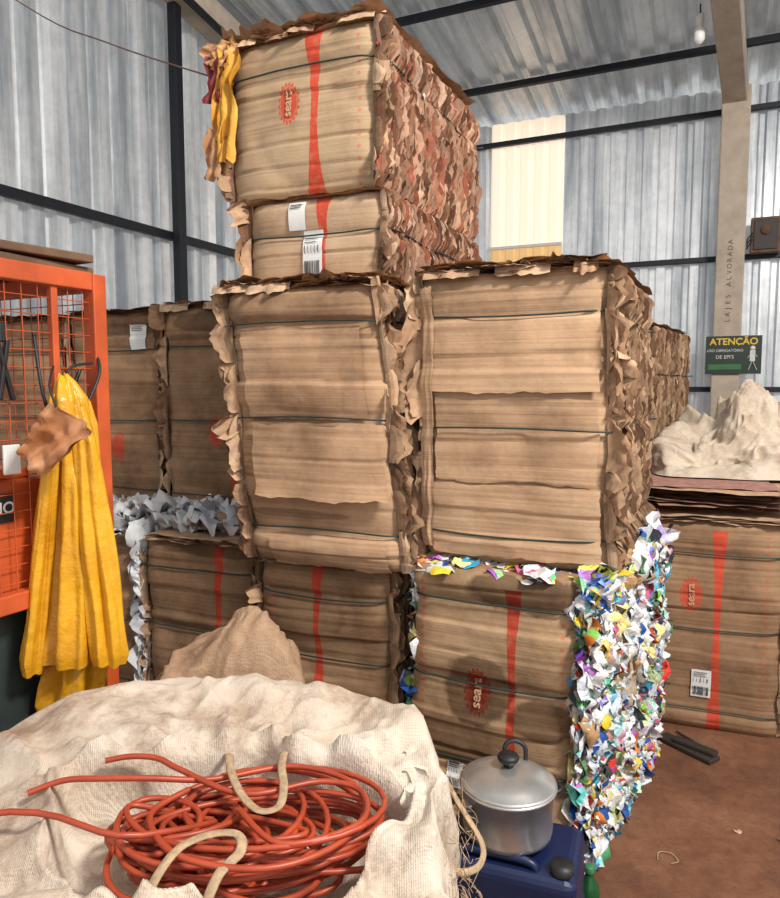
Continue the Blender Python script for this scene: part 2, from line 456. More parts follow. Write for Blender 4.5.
f_b1 = front_mat('board_front_a', (182, 149, 114), .45, stripes=[(.085, .28, 1.0, .012, .03)], dots=[(-.255, .25, 1.0, .035, .009), (.255, .5, 1.0, .04, .007)],
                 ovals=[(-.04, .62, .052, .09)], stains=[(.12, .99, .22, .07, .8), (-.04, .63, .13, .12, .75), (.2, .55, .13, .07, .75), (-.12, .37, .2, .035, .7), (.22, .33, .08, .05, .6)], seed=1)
bale('paper_bale', (.615, 2.295), r_(26), 0, .60, 1.02, 1.047, 11, f_b1, (.34, .62, .9), side='bright', topfl=0, logos=[(-.04, .62, .052, pi/2)],
     labels=[(-.12, .30, .06, .09, 'bar')], splay=.15)
def b2x(mb, rnd, X, F, flap):
    flap(-1, .01, .83, .34, .15, .06, .12, TAN[4]); flap(-1, .04, .72, .3, .13, .03, .06, TAN[1]); flap(-1, .0, .62, .2, .09, .05, .05, TAN[0]); flap(-1, .02, .96, .2, .07, .04, .0, TAN[2])
    flap(1, .02, .72, .12, .12, .03, .03, TAN[2]); flap(1, .0, .45, .2, .08, .02, .02, TAN[4]); flap(1, .0, .2, .16, .07, .02, .02, TAN[1]); flap(1, .1, .9, .2, .10, .02, .02, TAN[0])
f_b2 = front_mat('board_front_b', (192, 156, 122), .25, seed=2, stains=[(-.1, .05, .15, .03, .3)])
bale(NMB, (.731, 2.38), r_(25), 1.055, .675, 1.1, 1.04, 22, f_b2, (.11, .47, .86), sheets=[(-.29, .31, .62, .98, .012, .01), (-.335, -.285, .05, 1.0, .02, .0), (-.28, .30, .3, .60, .004, .006), (-.29, .315, .03, .29, .012, .008)],
     rag=1.6, lean=-.02, topfl=6, bulge=.014, toprag=1.6, shag=110, layeramp=.009, flaps=(12, 30, 8), extra=b2x, fsize=1.15)
f_b4 = front_mat('board_front_c', (166, 132, 100), .45, stripes=[(-.02, .45, 1.0, .012, .03)], dots=[(-.22, .3, 1.0, .04, .007)], stains=[(-.1, .8, .2, .1, .4)], seed=4)
bale(NMB, (.0, 2.68), r_(22), 0, .58, 1.05, .985, 44, f_b4, (.3, .62, .88), shag=40, flaps=(6, 8, 0))
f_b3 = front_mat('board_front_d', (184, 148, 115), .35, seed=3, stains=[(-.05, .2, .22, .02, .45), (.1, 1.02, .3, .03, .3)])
bale(NMB, (-.0, 2.62), r_(22), 1.0, .655, 1.05, 1.075, 33, f_b3, (.13, .53, .87), shag=70, lean=-.12, rag=1.8, lrag=2.0, toprag=1.7, topfl=6, bulge=.03, layeramp=.013,
     sheets=[(-.24, .31, .27, .55, .024, .028), (-.26, .25, .57, .92, .004, .006), (-.22, .28, .0, .11, .008, .01)], flaps=(30, 18, 8), fsize=1.35)
f_t2 = front_mat('board_front_e', (184, 153, 122), .25, stripes=[(.05, -.1, .36, .014, .034)], seed=5)
bale(NMB, (-.03, 2.80), r_(24), 2.085, .615, 1.15, .365, 55, f_t2, (.6,), shag=150, pal=RUST,
     labels=[(-.06, .29, .075, .11, 'plain'), (.01, .13, .09, .2, 'bar')], topfl=2, rag=1.4, res=(34, 60), lrag=1.3, flaps=(8, 7, 0))
def t1x(mb, rnd, X, F, flap):
    for (x0, zt, L, wd, col, ph) in [(-.29, .60, .44, .08, C(222, 164, 56), 1), (-.32, .54, .3, .06, C(212, 146, 48), 4), (-.34, .58, .18, .1, C(120, 35, 40), 7), (-.30, .63, .1, .1, C(225, 170, 110), 9), (-.36, .3, .2, .09, C(190, 140, 100), 12), (-.34, .63, .08, .12, C(190, 140, 100), 18)]:
        pts = []
        for j in range(14):
            v = j/13; row = []
            for i in range(8):
                u = i/7-.5
                row.append((x0+u*wd*(1+.3*nz(v*5, ph))-.03*v+.02*nz(v*4, ph), -.05-.025*sin(u*11+ph+v*5)-.02*nz(u*3, v*5, ph), zt-v*L+.02*nz(u*4, ph)))
            pts.append(row)
        mb.grid(pts, M_WHITE, col)
    flap(-1, .0, .24, .12, .13, .02, .02, TAN[2]); flap(-1, .05, .2, .1, .1, .02, .03, TAN[5]); flap(-1, .0, .6, .1, .07, .03, -.02, TAN[0]); flap(-1, .03, .1, .14, .06, .03, .02, RUST[2])
    for i in range(26):
        z = rnd.uniform(.05, .6)
        paper_piece(mb, rnd, (X(.33, z)+.02, rnd.uniform(0, .45), z), (1, 0, 0), (0, 0, 1), rnd.uniform(.02, .05), [C(205, 70, 70), C(215, 130, 120), C(230, 220, 210)], mat=M_WHITE)
f_t1 = front_mat('board_front_f', (184, 155, 122), .2, stripes=[(.075, .0, .62, .015, .042)], dots=[(.27, .0, .6, .045, .008)], ovals=[(-.04, .36, .05, .085)], seed=6)
bale(NMB, (-.056, 2.80), r_(24.4), 2.455, .675, 1.17, .625, 66, f_t1, (.77,), shag=190, pal=RUST, extra=t1x, logos=[(-.04, .36, .05, pi/2)], topfl=6, rag=1.7, toprag=1.6, res=(34, 90), lrag=1.6, flaps=(14, 14, 9))

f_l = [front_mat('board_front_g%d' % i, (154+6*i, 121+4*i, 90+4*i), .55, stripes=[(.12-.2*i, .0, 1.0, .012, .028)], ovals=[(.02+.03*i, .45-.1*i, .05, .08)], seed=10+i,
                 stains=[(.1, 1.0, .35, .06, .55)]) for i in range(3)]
bale(NMB, (-.6, 3.45), r_(22), 1.02, .6, 1.0, 1.07, 71, f_l[0], (.12, .47, .82), shag=20, res=(24, 90), rag=1.1, flaps=(12, 6, 3), fsize=1.2)
bale(NMB, (-1.22, 3.74), r_(22), 1.02, .6, 1.0, 1.06, 72, f_l[1], (.12, .47, .82), shag=20, res=(24, 90), labels=[(.2, .93, .1, .13, 'plain')], flaps=(4, 10, 2))
bale(NMB, (-1.84, 3.99), r_(22), 1.02, .55, .9, 1.05, 73, f_l[2], (.12, .47, .82), shag=16, res=(20, 60))
bale(NMB, (-.6, 3.03), r_(22), 0, .58, 1.2, 1.0, 74, f_l[0], (.3, .6, .88), shag=16, res=(24, 80), rag=1.2, flaps=(6, 8, 2))
bale('paper_bale', (-1.18, 3.27), r_(22), 0, .6, 1.2, .99, 75, f_l[1], (.3, .6), side='white', res=(20, 60), topfl=0)
bale(NMB, (-1.82, 3.5), r_(22), 0, .6, 1.1, .99, 76, f_l[2], (.3, .6), shag=10, res=(20, 60))
f_r1 = front_mat('board_front_h', (156, 122, 92), .4, stripes=[(.06, .0, 1.0, .014, .034)], ovals=[(-.06, .68, .055, .09)], dots=[(.27, 0, 1, .04, .007)], seed=20)
bale(NMB, (1.86, 3.28), r_(22), 0, .70, 1.15, 1.045, 81, f_r1, (.1, .5, .85), shag=40, logos=[(-.06, .68, .052, pi/2)], labels=[(0.0, .24, .09, .14, 'bar')], flaps=(4, 6, 0))
f_r2 = front_mat('board_front_i', (178, 140, 106), .3, seed=21)
bale(NMB, (1.68, 4.62), r_(33), 0, .65, 1.1, 1.03, 82, f_r2, (.3, .7), shag=30, res=(20, 60))
bale(NMB, (1.68, 4.62), r_(33), 1.05, .65, 1.1, 1.03, 83, f_r2, (.3, .7), shag=70, res=(20, 60), pal=TAN, rag=1.2)

mb = MB(); rnd = random.Random(5)
for i in range(130):
    x = rnd.uniform(-.6, .48)
    paper_piece(mb, rnd, (x, rnd.uniform(0.08, .34), rnd.uniform(0, .06)), (0, -.3, .95), (0, 1, 0), rnd.uniform(.1, .22), WHITEP, .6, M_WHITE, tilt=.25, k=10)
x_, y_ = R(-1.0, 3.27); mb.build('waste_paper_pile', (x_, y_, 1.03), A-r_(22))

mb = MB(); rnd = random.Random(9)
for i in range(15):
    ww = rnd.uniform(.6, .76); dd = rnd.uniform(.8, 1.05); ph = rnd.uniform(0, 50); a = rnd.uniform(-.12, .12); ox = rnd.uniform(-.04, .04); oy = rnd.uniform(-.05, .06)
    pts = []
    for q in range(13):
        row = []
        for p in range(21):
            u = p/20-.5; v = q/12-.5; xx = u*ww+.02*nz(v*7+ph); yy = v*dd+.03*nz(u*7+ph, 3)+(.012*nz(u*30+ph) if q == 0 else 0)
            row.append((ox+xx*cos(a)-yy*sin(a), oy+xx*sin(a)+yy*cos(a), i*.0075+.006*nz(u*4+ph, v*4)+.02*max(0, -v*2-.6)*nz(u*6+ph)))
        pts.append(row)
    mb.grid(pts, M_SHAG, rnd.choice([C(170, 124, 108), C(190, 148, 118), C(145, 104, 90), C(210, 170, 138), C(185, 136, 122), C(220, 198, 178)]))
x_, y_ = R(1.74, 3.9); mb.build('flattened_cardboard_stack', (x_, y_, 1.09), A-r_(22))

# ------------------------------------------------------------------ cloth
def fabric(name, c1, c2, weave=60, dirtc=None, dm=.6, wm=.3):
    b = NB(name)
    base = b.ramp(b.noise(3, 8, .7), [(.3, c2), (.6, c1)])
    if dirtc: base = b.mix(b.ramp(b.noise(5, 9, .78), [(.48, K0), (.66, (dm, dm, dm, 1))]), base, dirtc)
    w1 = b.n.new('ShaderNodeTexWave'); w1.inputs['Scale'].default_value = weave; b.link(b.obj(), w1.inputs[0]); w1.bands_direction = 'X'
    w2 = b.n.new('ShaderNodeTexWave'); w2.inputs['Scale'].default_value = weave; b.link(b.obj(), w2.inputs[0]); w2.bands_direction = 'Y'
    for w_ in (w1, w2): w_.inputs['Distortion'].default_value = .6; w_.inputs['Detail'].default_value = 1
    wv = b.math('MULTIPLY', w1.outputs[1], w2.outputs[1])
    base = b.mix(wm, base, b.ramp(wv, [(0, (.62, .58, .54, 1)), (.5, W1)]), 'MULTIPLY')
    b.base(base); b.set(.65, 0, .4)
    h = b.math('ADD', b.math('MULTIPLY', wv, wm*3), b.math('MULTIPLY', b.noise(12, 7, .7), 6))
    b.bump(h, .5, .006)
    return b.m
M_BAG = fabric('woven_bag', C(226, 213, 196), C(198, 176, 152), weave=75, dirtc=C(146, 114, 88), dm=.8, wm=.2)
M_BURLAP = fabric('burlap', C(180, 148, 118), C(140, 108, 82), dirtc=C(104, 76, 56), wm=.12)
M_TARP = fabric('tarp', C(220, 206, 186), C(190, 168, 144), dirtc=C(156, 128, 104), dm=.7, wm=.1)
M_STRAPW = simple('webbing', C(196, 166, 130), .8, var=.45, scale=50, bump=.4)
M_HOSE = simple('red_hose', C(184, 74, 44), .42, var=.45, scale=8)

def se(th, a, b, n=3.2):
    c, s = abs(cos(th)), abs(sin(th)); return 1/(((c/a)**n+(s/b)**n)**(1/n))
def wr(x, y, z, amp, sc, sd=0):
    v = Vector((x*sc+sd, y*sc, z*sc)); w_ = Vector((noise.noise(v*1.1+Vector((7, 1, 3))), noise.noise(v*1.1+Vector((2, 9, 5))), 0))*.7
    v = v+w_
    return amp*(crest(v)*.9+.4*crest(v*2.1+Vector((3, 3, 3)))+1.0*noise.noise(v*.7)+.12*noise.noise(v*5)-.45)

BC = (-.47, 1.36)
mb = MB(); NT = 340; rows = []; NS = 150
hole = (.14, .0, .365, .25)
def rimH(th): return .81+.095*max(0, sin(th))+.02*sin(3*th+1)-.11*max(0, -cos(th))**1.5*(.4+.6*max(0, sin(th)))
for j in range(NS+1):
    s = j/NS; row = []
    for i in range(NT):
        th = 2*pi*i/NT; ro = se(th, .60, .56); c_, s_ = cos(th), sin(th)
        H = rimH(th)
        if s < .3:
            t = s/.3; k = 1+.05*sin(pi*t)-.03*t
            x, y, z = ro*k*c_, ro*k*s_, .01+(H-.01)*t
            f = wr(c_*1.2, s_*1.2, t*.5, .035, 2.2, 3); x += c_*f; y += s_*f
        else:
            rh = se(th, hole[2], hole[3], 2.3)*(1+.08*sin(5*th)+.05*sin(9*th+1)+.06*nz(c_*3, s_*3))
            hx_, hy_ = hole[0]+rh*c_, hole[1]+rh*s_
            ex, ey = ro*.97*c_, ro*.97*s_
            hh = .835+.02*max(0, s_)
            f0 = wr(c_*1.2, s_*1.2, .5, .035, 2.2, 3)
            if s < .72:
                t = (s-.3)/.42
                ex += c_*f0*(1-t); ey += s_*f0*(1-t)
                x, y = ex+(hx_-ex)*t, ey+(hy_-ey)*t
                fd = min(1, t*6)
                z = H+(hh-H)*t+.03*sin(pi*min(1, t*1.5))*(1-t)
                z += fd*(wr(x*.8, y*1.5, 0, .040, 2.4, 8)+wr(x, y, 3, .011, 6, 2))
                z += .012*fd*t*sin(15*th+6*nz(c_*2, s_*2))
            else:
                t = (s-.72)/.28
                x, y = hx_+(hole[0]-hx_)*t, hy_+(hole[1]-hy_)*t
                z = hh+.012*exp(-((t-.02)/.03)**2)-.15*(1-exp(-max(0, t-.03)*24))
                z += (wr(x*.8, y*1.5, 0, .040, 2.4, 8)+wr(x, y, 3, .011, 6, 2)+.012*sin(15*th+6*nz(c_*2, s_*2)))*max(0, 1-t*1.3)+wr(x, y, 5, .014, 7, 4)*t
        row.append((x, y, z))
    rows.append(row)
mb.grid(rows, M_BAG, close=True)
def L(*p): return [(a-BC[0], b-BC[1], c) for a, b, c in p]
mb.sweep(L((-.38, 1.60, .84), (-.36, 1.53, .873), (-.34, 1.46, .877), (-.30, 1.38, .872), (-.255, 1.33, .87), (-.22, 1.345, .87), (-.22, 1.41, .874), (-.235, 1.48, .878), (-.24, 1.55, .87), (-.25, 1.60, .84)), .009, M_STRAPW, flat=.35)
mb.sweep(L((-.43, 1.12, .80), (-.405, 1.17, .85), (-.38, 1.22, .868), (-.335, 1.255, .87), (-.285, 1.26, .868), (-.27, 1.22, .862), (-.30, 1.17, .85), (-.32, 1.12, .80)), .010, M_STRAPW, flat=.35)
mb.sweep(L((.05, 1.66, .84), (.11, 1.62, .80), (.16, 1.56, .74), (.205, 1.50, .685), (.19, 1.46, .66), (.14, 1.44, .665), (.12, 1.46, .70)), .008, M_STRAPW, flat=.5)
rnd = random.Random(3)
for q in range(9):
    pts = []
    for j in range(16):
        v = j/15; row = []
        for i in range(12):
            u = i/11
            row.append((.50+.05*u*(1-v)+.10*v+.04*nz(u*4, v*5, q), .02+.14*u-.045*q+.16*(1-v)+.03*nz(v*5, q), .88-.02*q-.25*v*v-.04*v+.03*nz(u*5, v*5, q)+(.03*nz(u*20, q) if j == 15 else 0)))
        pts.append(row)
    mb.grid(pts, M_BAG)
for k in range(260):
    x0, y0, z0 = .57+rnd.uniform(-.02, .07), .0+rnd.uniform(-.3, .26), .74+rnd.uniform(-.25, .1)
    mb.sweep([(x0, y0, z0), (x0+rnd.uniform(0, .02), y0+rnd.uniform(-.03, .03), z0-.02), (x0+rnd.uniform(-.01, .03), y0+rnd.uniform(-.03, .03), z0-rnd.uniform(.02, .07))], .0007, M_STRAPW, n=4, sub=3)
x_, y_ = R(*BC); mb.build('bulk_bag', (x_, y_, 0), A)

# hose: an untidy tangle of coils
mb = MB(); rnd = random.Random(12); pts = []
NL = 36
for i in range(NL*14):
    a = -i/14*2*pi; lp = i/14
    m = .5+.5*sin(lp*1.7+.5+1.2*nz(lp*.7, 4))
    cx = -.45+.22*m+.12*nz(lp*.9, 1); cy = 1.335+.05*m+.09*nz(lp*1.2, 2); rx = .08+.125*m; ry = .07+.07*m
    rx *= 1+.55*nz(lp*1.1, 5); ry *= 1+.55*nz(lp*1.5, 8)
    pts.append((cx+rx*cos(a)+.04*nz(i*.16), cy+ry*sin(a)+.04*nz(i*.16, 5), .745+.095*(lp/NL)+.05*nz(i*.09, 9)+.016*sin(a+lp)))
tail = [(-.46, 1.25, .872), (-.53, 1.24, .885), (-.62, 1.27, .895), (-.72, 1.29, .893), (-.84, 1.27, .885), (-.98, 1.24, .87), (-1.15, 1.18, .85)]
mb.sweep([(a-BC[0], b-BC[1], c) for a, b, c in pts+tail], .0062, M_HOSE, n=8, sub=2)
mb.sweep(L((-.74, 1.39, .87), (-.68, 1.42, .88), (-.6, 1.41, .89), (-.5, 1.42, .885), (-.38, 1.46, .86), (-.22, 1.53, .85), (-.09, 1.48, .845), (-.05, 1.38, .84), (-.10, 1.27, .84), (-.22, 1.19, .85), (-.38, 1.21, .86), (-.47, 1.33, .86), (-.42, 1.42, .86)), .0064, M_HOSE)
mb.sweep(L((-.62, 1.49, .885), (-.57, 1.50, .889), (-.51, 1.50, .885), (-.45, 1.47, .875), (-.3, 1.40, .862), (-.15, 1.46, .855), (-.06, 1.43, .85), (-.06, 1.32, .85), (-.2, 1.25, .855), (-.3, 1.35, .86)), .0064, M_HOSE)
mb.build('coiled_hose', (x_, y_, 0), A)

def lump(name, c, phi, a, b, h, z0, mat, amp, sd, tilt=(0, 0), n=2.4, pw=.6, sl=0.0, fr=1.3):
    mb = MB(); rows = []
    for j in range(100):
        s = j/99; row = []
        for i in range(200):
            th = 2*pi*i/200; ro = se(th, a, b, n)*(1+.08*sin(3*th+sd)+.05*sin(7*th+sd*2))
            rr = ro*(1-s)
            zz = h*(1-(1-s)**(1/(1-pw)))
            x, y = rr*cos(th)+tilt[0]*s, rr*sin(th)+tilt[1]*s
            zz *= 1-sl*max(0, tilt[0]-x)/a
            f = wr(x, y, s*.4, amp, fr/a, sd)*min(1, s*6)
            f2 = wr(x, y, s*.4, amp*.3, fr*2.6/a, sd+5)*min(1, s*6)
            row.append((x+cos(th)*(f+f2)*(1-s), y+sin(th)*(f+f2)*(1-s), max(0, zz+(f+f2)*min(1, s*3))))
        rows.append(row)
    mb.grid(rows, mat, close=True)
    lx, ly = R(*c); return mb.build(name, (lx, ly, z0), A-phi)
lump('burlap_sack', (-.64, 2.26), 0, .42, .27, .95, 0, M_BURLAP, .045, 2, tilt=(.16, .05), n=3, pw=.7, sl=.16, fr=1.0)
lump('canvas_tarp', (1.98, 4.10), r_(22), .46, .39, .50, 1.203, M_TARP, .16, 9, tilt=(.12, .02), n=2.4, pw=.5, sl=.38, fr=1.1)

# ------------------------------------------------------------------ raincoat
M_YEL = NB('yellow_pvc'); f = M_YEL.noise(4, 6, .65)
M_YEL.base(M_YEL.ramp(f, [(.3, C(184, 120, 18)), (.6, C(222, 164, 34))])); M_YEL.set(.33, 0, .5); M_YEL.bump(M_YEL.noise(7, 6, .6), .6, .03); M_YEL = M_YEL.m
def loft(mb, lv, mat, nf=7, sd=0, seg=120, sub=8):
    rows = []
    for a in range(len(lv)-1):
        for k in range(sub if a < len(lv)-2 else sub+1):
            t = k/sub; q = [lv[a][m]*(1-t)+lv[a+1][m]*t for m in range(6)]
            z, cx, cy, rx, ry, fo = q; row = []
            for i in range(seg):
                th = 2*pi*i/seg
                w1 = 1.5*nz(z*2.5, sd, 2); cc = cos(th); ss = sin(th)
                r = 1+fo*(.75*sin(nf*th+sd+z*2+w1)+.4*sin((nf+4)*th+sd*2-z*3-w1)+1.0*nz(cc*2.2+sd, ss*2.2, z*3)+.6*(crest(Vector((cc*1.3+sd, ss*1.3+z*1.2, z*1.4)))-.4))
                row.append((cx+rx*r*cc, cy+ry*r*ss, z+.012*nz(cc*2, ss*2, sd)))
            rows.append(row)
    mb.grid(rows, mat, close=True)
mb = MB()
def px2(px, py, y):
    a = (px-390)/714; b = (449-py)/714; q = .996+.089*b
    return a/q*y, CAMZ+(-.089+.996*b)/q*y
yc = 2.06
def LV(lst):
    o = []
    for (py, xl, xr, ry, fo) in lst:
        x0, z = px2(xl, py, yc); x1, _ = px2(xr, py, yc)
        o.append((z, (x0+x1)/2, yc, (x1-x0)/2*.9, ry, fo))
    return o
# body, hood, two hanging sleeves and the tail
loft(mb, LV([(390, 62, 78, .02, .1), (402, 58, 88, .04, .22), (425, 60, 94, .055, .28), (500, 56, 102, .065, .33), (560, 50, 108, .075, .33), (610, 46, 116, .08, .33), (645, 46, 120, .085, .33), (658, 48, 118, .08, .3)]), M_YEL, 5, 1)
loft(mb, [(z, x, y-.02, rx, ry, fo) for (z, x, y, rx, ry, fo) in LV([(374, 62, 70, .01, .05), (382, 58, 78, .03, .15), (398, 55, 88, .05, .25), (418, 58, 90, .055, .25), (432, 64, 86, .045, .2)])], M_YEL, 3, 9)
loft(mb, [(z, x, y-.05, rx, ry, fo) for (z, x, y, rx, ry, fo) in LV([(395, 58, 68, .02, .1), (430, 54, 72, .03, .25), (520, 44, 66, .04, .35), (600, 37, 60, .045, .35), (652, 31, 56, .05, .3), (664, 31, 55, .045, .2)])], M_YEL, 3, 4)
loft(mb, [(z, x, y-.03, rx, ry, fo) for (z, x, y, rx, ry, fo) in LV([(404, 76, 90, .02, .1), (440, 80, 100, .03, .25), (520, 86, 113, .04, .3), (590, 94, 123, .045, .3), (648, 98, 130, .05, .25), (658, 100, 128, .045, .2)])], M_YEL, 3, 6)
loft(mb, [(z, x, y+.02, rx, ry, fo) for (z, x, y, rx, ry, fo) in LV([(600, 60, 110, .05, .25), (640, 52, 108, .06, .25), (680, 46, 104, .06, .25), (704, 42, 96, .055, .25), (722, 42, 66, .04, .2)])], M_YEL, 5, 7)
hk = px2(66, 378, yc); hk2 = px2(68, 366, yc); hk3 = px2(78, 362, yc)
mb.sweep([(hk[0], yc, hk[1]), (hk2[0], yc+.03, hk2[1]), (hk3[0], yc+.1, hk3[1])], .004, M_INK)
mb.build('yellow_raincoat', (0, 0, 0), A)

# ------------------------------------------------------------------ orange cage
M_ORG = simple('orange_paint', C(208, 92, 44), .45, var=.45, scale=6)
M_WOODD = simple('old_wood', C(122, 92, 68), .85, var=.55, scale=9, bump=.3)
M_BLK = simple('black_rubber', C(28, 28, 30), .5)
mb = MB()
T = .048; HC = 2.035; Lc = .95; Wc = .85
for (x, y) in ((0, 0), (0, -Lc), (-Wc, 0), (-Wc, -Lc)):
    mb.box((x, y, HC/2), (T, T, HC), M_ORG, .004)
for z in (HC-T/2, 1.1, .08):
    mb.box((0, -Lc/2, z), (T*.9, Lc-T, T*1.1), M_ORG, .004); mb.box((-Wc, -Lc/2, z), (T*.9, Lc-T, T*1.1), M_ORG, .004)
    mb.box((-Wc/2, 0, z), (Wc-T, T*.9, T*1.1), M_ORG, .004); mb.box((-Wc/2, -Lc, z), (Wc-T, T*.9, T*1.1), M_ORG, .004)
mb.box((0, -.15, 1.56), (.022, .022, .9), M_ORG, .003)
zz = 1.15
while zz < HC-T:
    mb.sweep([(0, -Lc+.03, zz), (0, -.02, zz)], .0017, M_ORG, n=5, sub=1); mb.sweep([(-Wc+.03, 0, zz), (-.02, 0, zz)], .0017, M_ORG, n=5, sub=1); zz += .05
q = .05
while q < Lc-.02:
    mb.sweep([(0.003, -q, 1.12), (0.003, -q, HC-T)], .0017, M_ORG, n=5, sub=1); q += .05
q = .05
while q < Wc-.02:
    mb.sweep([(-q, .003, 1.12), (-q, .003, HC-T)], .0017, M_ORG, n=5, sub=1); q += .05
mb.box((-.15, -.33, 1.27), (.24, .3, .33), M_ORG, .015)
mb.box((-.15, -.33, 1.45), (.2, .25, .03), M_ORG, .008)
mb.box((-.025, -.36, 1.36), (.006, .16, .08), M_BLK, .002)
def fn(px, py): return (-.020, -.36+px, 1.36+py)
mb.text('FORNO', .045, M_LABEL, fn, True)
mb.box((-.45, -.35, 1.62), (.22, .25, .3), M_BLK, .02)
mb.sweep([(-.3, -.3, 1.5), (-.25, -.28, 1.7), (-.3, -.25, 1.95)], .02, M_BLK)
mb.sweep([(-.12, -.25, 1.9), (-.10, -.27, 1.7), (-.05, -.32, 1.55)], .01, M_BLK)
for i, (dx, dy, dz, a, wd) in enumerate(((-.07, -.47, .0, .04, .15), (-.25, -.47, .0, -.05, .16), (-.43, -.47, .0, .06, .16), (-.61, -.47, 0, -.02, .14), (-.09, -.49, .027, -.04, .18), (-.31, -.47, .027, .08, .18))):
    mb.box((dx, dy, HC+.012+dz), (wd, .96, .024), M_WOODD, .004, Euler((0.012*(-1)**i if dz else 0, 0, a)))
mb.sweep([(-.04, -.03, 1.75), (-.02, -.1, 1.62), (.03, -.13, 1.5), (.05, -.1, 1.38), (.06, -.06, 1.25)], .006, M_BLK)
mb.sweep([(-.02, -.01, 1.82), (.045, -.03, 1.74), (.05, -.12, 1.55), (.04, -.05, 1.35), (.05, -.02, 1.2)], .005, M_BLK)
mb.sweep([(-.02, -.2, 1.85), (.03, -.22, 1.7), (.04, -.2, 1.55), (.03, -.22, 1.35)], .005, M_BLK)
mb.sweep([(.04, -.1, 1.68), (.05, -.17, 1.6), (.05, -.2, 1.48), (.04, -.15, 1.4)], .004, M_LABEL)
mb.beam((.02, -.34, 1.82), (.02, -.30, 1.66), .014, .012, M_BLK); mb.beam((.02, -.31, 1.82), (.02, -.34, 1.66), .014, .012, M_BLK)
mb.box((.02, -.325, 1.84), (.012, .02, .05), M_BLK, .004)
mb.box((.03, -.32, 1.50), (.008, .05, .08), M_LABEL, .003)
x_, y_ = R(-.905, 2.22); mb.build('orange_mesh_cage', (x_, y_, 0), A-r_(27))

mb = MB()
M_DRUM = simple('dark_plastic', C(34, 46, 44), .5, var=.3)
dprof = [(0, 0), (.165, 0), (.178, .02), (.178, .30), (.184, .32), (.178, .34), (.178, .66), (.184, .68), (.178, .70), (.178, 1.0), (.168, 1.05), (.172, 1.055), (.172, 1.07), (.16, 1.07), (.15, 1.055), (0, 1.055)]
mb.lathe(dprof, M_DRUM)
x_, y_ = R(-1.24, 2.13); mb.build('plastic_drum', (x_, y_, 0), A)

mb = MB()
b = NB('amber_film'); b.base(b.ramp(b.noise(8, 5), [(.3, C(160, 98, 56)), (.7, C(206, 154, 112))])); b.set(.3, 0, .5); M_FILM = b.m
pts = []
FY = 1.86
cn = ((50, 402), (90, 432), (18, 455), (40, 476))
for j in range(16):
    v = j/15; row = []
    for i in range(12):
        u = i/11
        pxx = (cn[0][0]*(1-u)+cn[1][0]*u)*(1-v)+(cn[2][0]*(1-u)+cn[3][0]*u)*v
        pyy = (cn[0][1]*(1-u)+cn[1][1]*u)*(1-v)+(cn[2][1]*(1-u)+cn[3][1]*u)*v
        xx, zz2 = px2(pxx, pyy, FY)
        row.append((xx+.008*nz(u*5, v*5), FY-.018*sin(u*7+v*3)-.02*nz(u*4, v*6), zz2+.008*nz(u*7, v*3, 4)))
    pts.append(row)
mb.grid(pts, M_FILM); pts2 = [[(x, y+.025, z) for (x, y, z) in r2] for r2 in pts]; mb.grid(pts2, M_FILM)
hx0, hz0 = px2(56, 406, FY); tx0, tz0 = px2(50, 366, FY+.08)
mb.sweep([(hx0, FY, hz0), ((hx0+tx0)/2, FY+.02, (hz0+tz0)/2), (tx0, FY+.1, tz0)], .003, M_INK)
mb.build('plastic_film_bag', (0, 0, 0), A)

# ------------------------------------------------------------------ pot, jerrycan, bottle
b = NB('aluminium'); b.base(b.ramp(b.noise(6, 5), [(.3, C(180, 178, 174)), (.7, C(228, 226, 222))])); b.set(.3, .8, .5); M_AL = b.m
M_BLUE = simple('blue_plastic', C(16, 30, 70), .38, var=.3, scale=5)
PX, PY = .315, 1.84; JH = .49
mb = MB()
mb.box((0, 0, JH/2-.01), (.36, .27, JH-.02), M_BLUE, .03, seg=4)
for k in range(4): mb.box((0, 0, .08+.09*k), (.365, .275, .012), M_BLUE, .004)
mb.sweep([(-.14, -.1, JH-.03), (-.12, -.1, JH-.006), (-.02, -.1, JH-.002), (.06, -.1, JH-.006), (.08, -.1, JH-.03)], .011, M_BLUE)
mb.lathe([(0, JH-.01), (.03, JH-.01), (.03, JH-.03)], M_BLK, c=(.14, -.09, .012), n=24)
x_, y_ = R(PX+.02, PY); mb.build('blue_jerrycan', (x_, y_, 0), A-r_(20))
mb = MB()
pr = [(0, 0), (.108, 0), (.118, .006), (.121, .02), (.125, .13), (.131, .132), (.131, .139), (.123, .139), (.119, .125), (.113, .02), (0, .012)]
mb.lathe(pr, M_AL, n=64)
mb.lathe([(.127, .138), (.129, .143), (.123, .146), (.104, .157), (.088, .166), (.05, .178), (.02, .182), (0, .183)], M_AL, n=64)
mb.lathe([(0, .181), (.014, .181), (.012, .192), (.026, .198), (.030, .207), (.026, .215), (0, .218)], M_BLK, n=32)
for sg in (1, -1):
    mb.sweep([(sg*.122, -.035, .10), (sg*.145, -.032, .105), (sg*.15, 0, .107), (sg*.145, .032, .105), (sg*.122, .035, .10)], .008, M_BLK, flat=.8)
    mb.box((sg*.126, 0, .10), (.012, .06, .025), M_AL, .003)
mb.sweep([(.02, .055, .175), (.028, .065, .205), (.055, .06, .215), (.078, .045, .20), (.075, .035, .165)], .0065, M_BLK)
x_, y_ = R(PX+.005, PY+.01); mb.build('cooking_pot', (x_, y_, JH+.0005), A+r_(20))

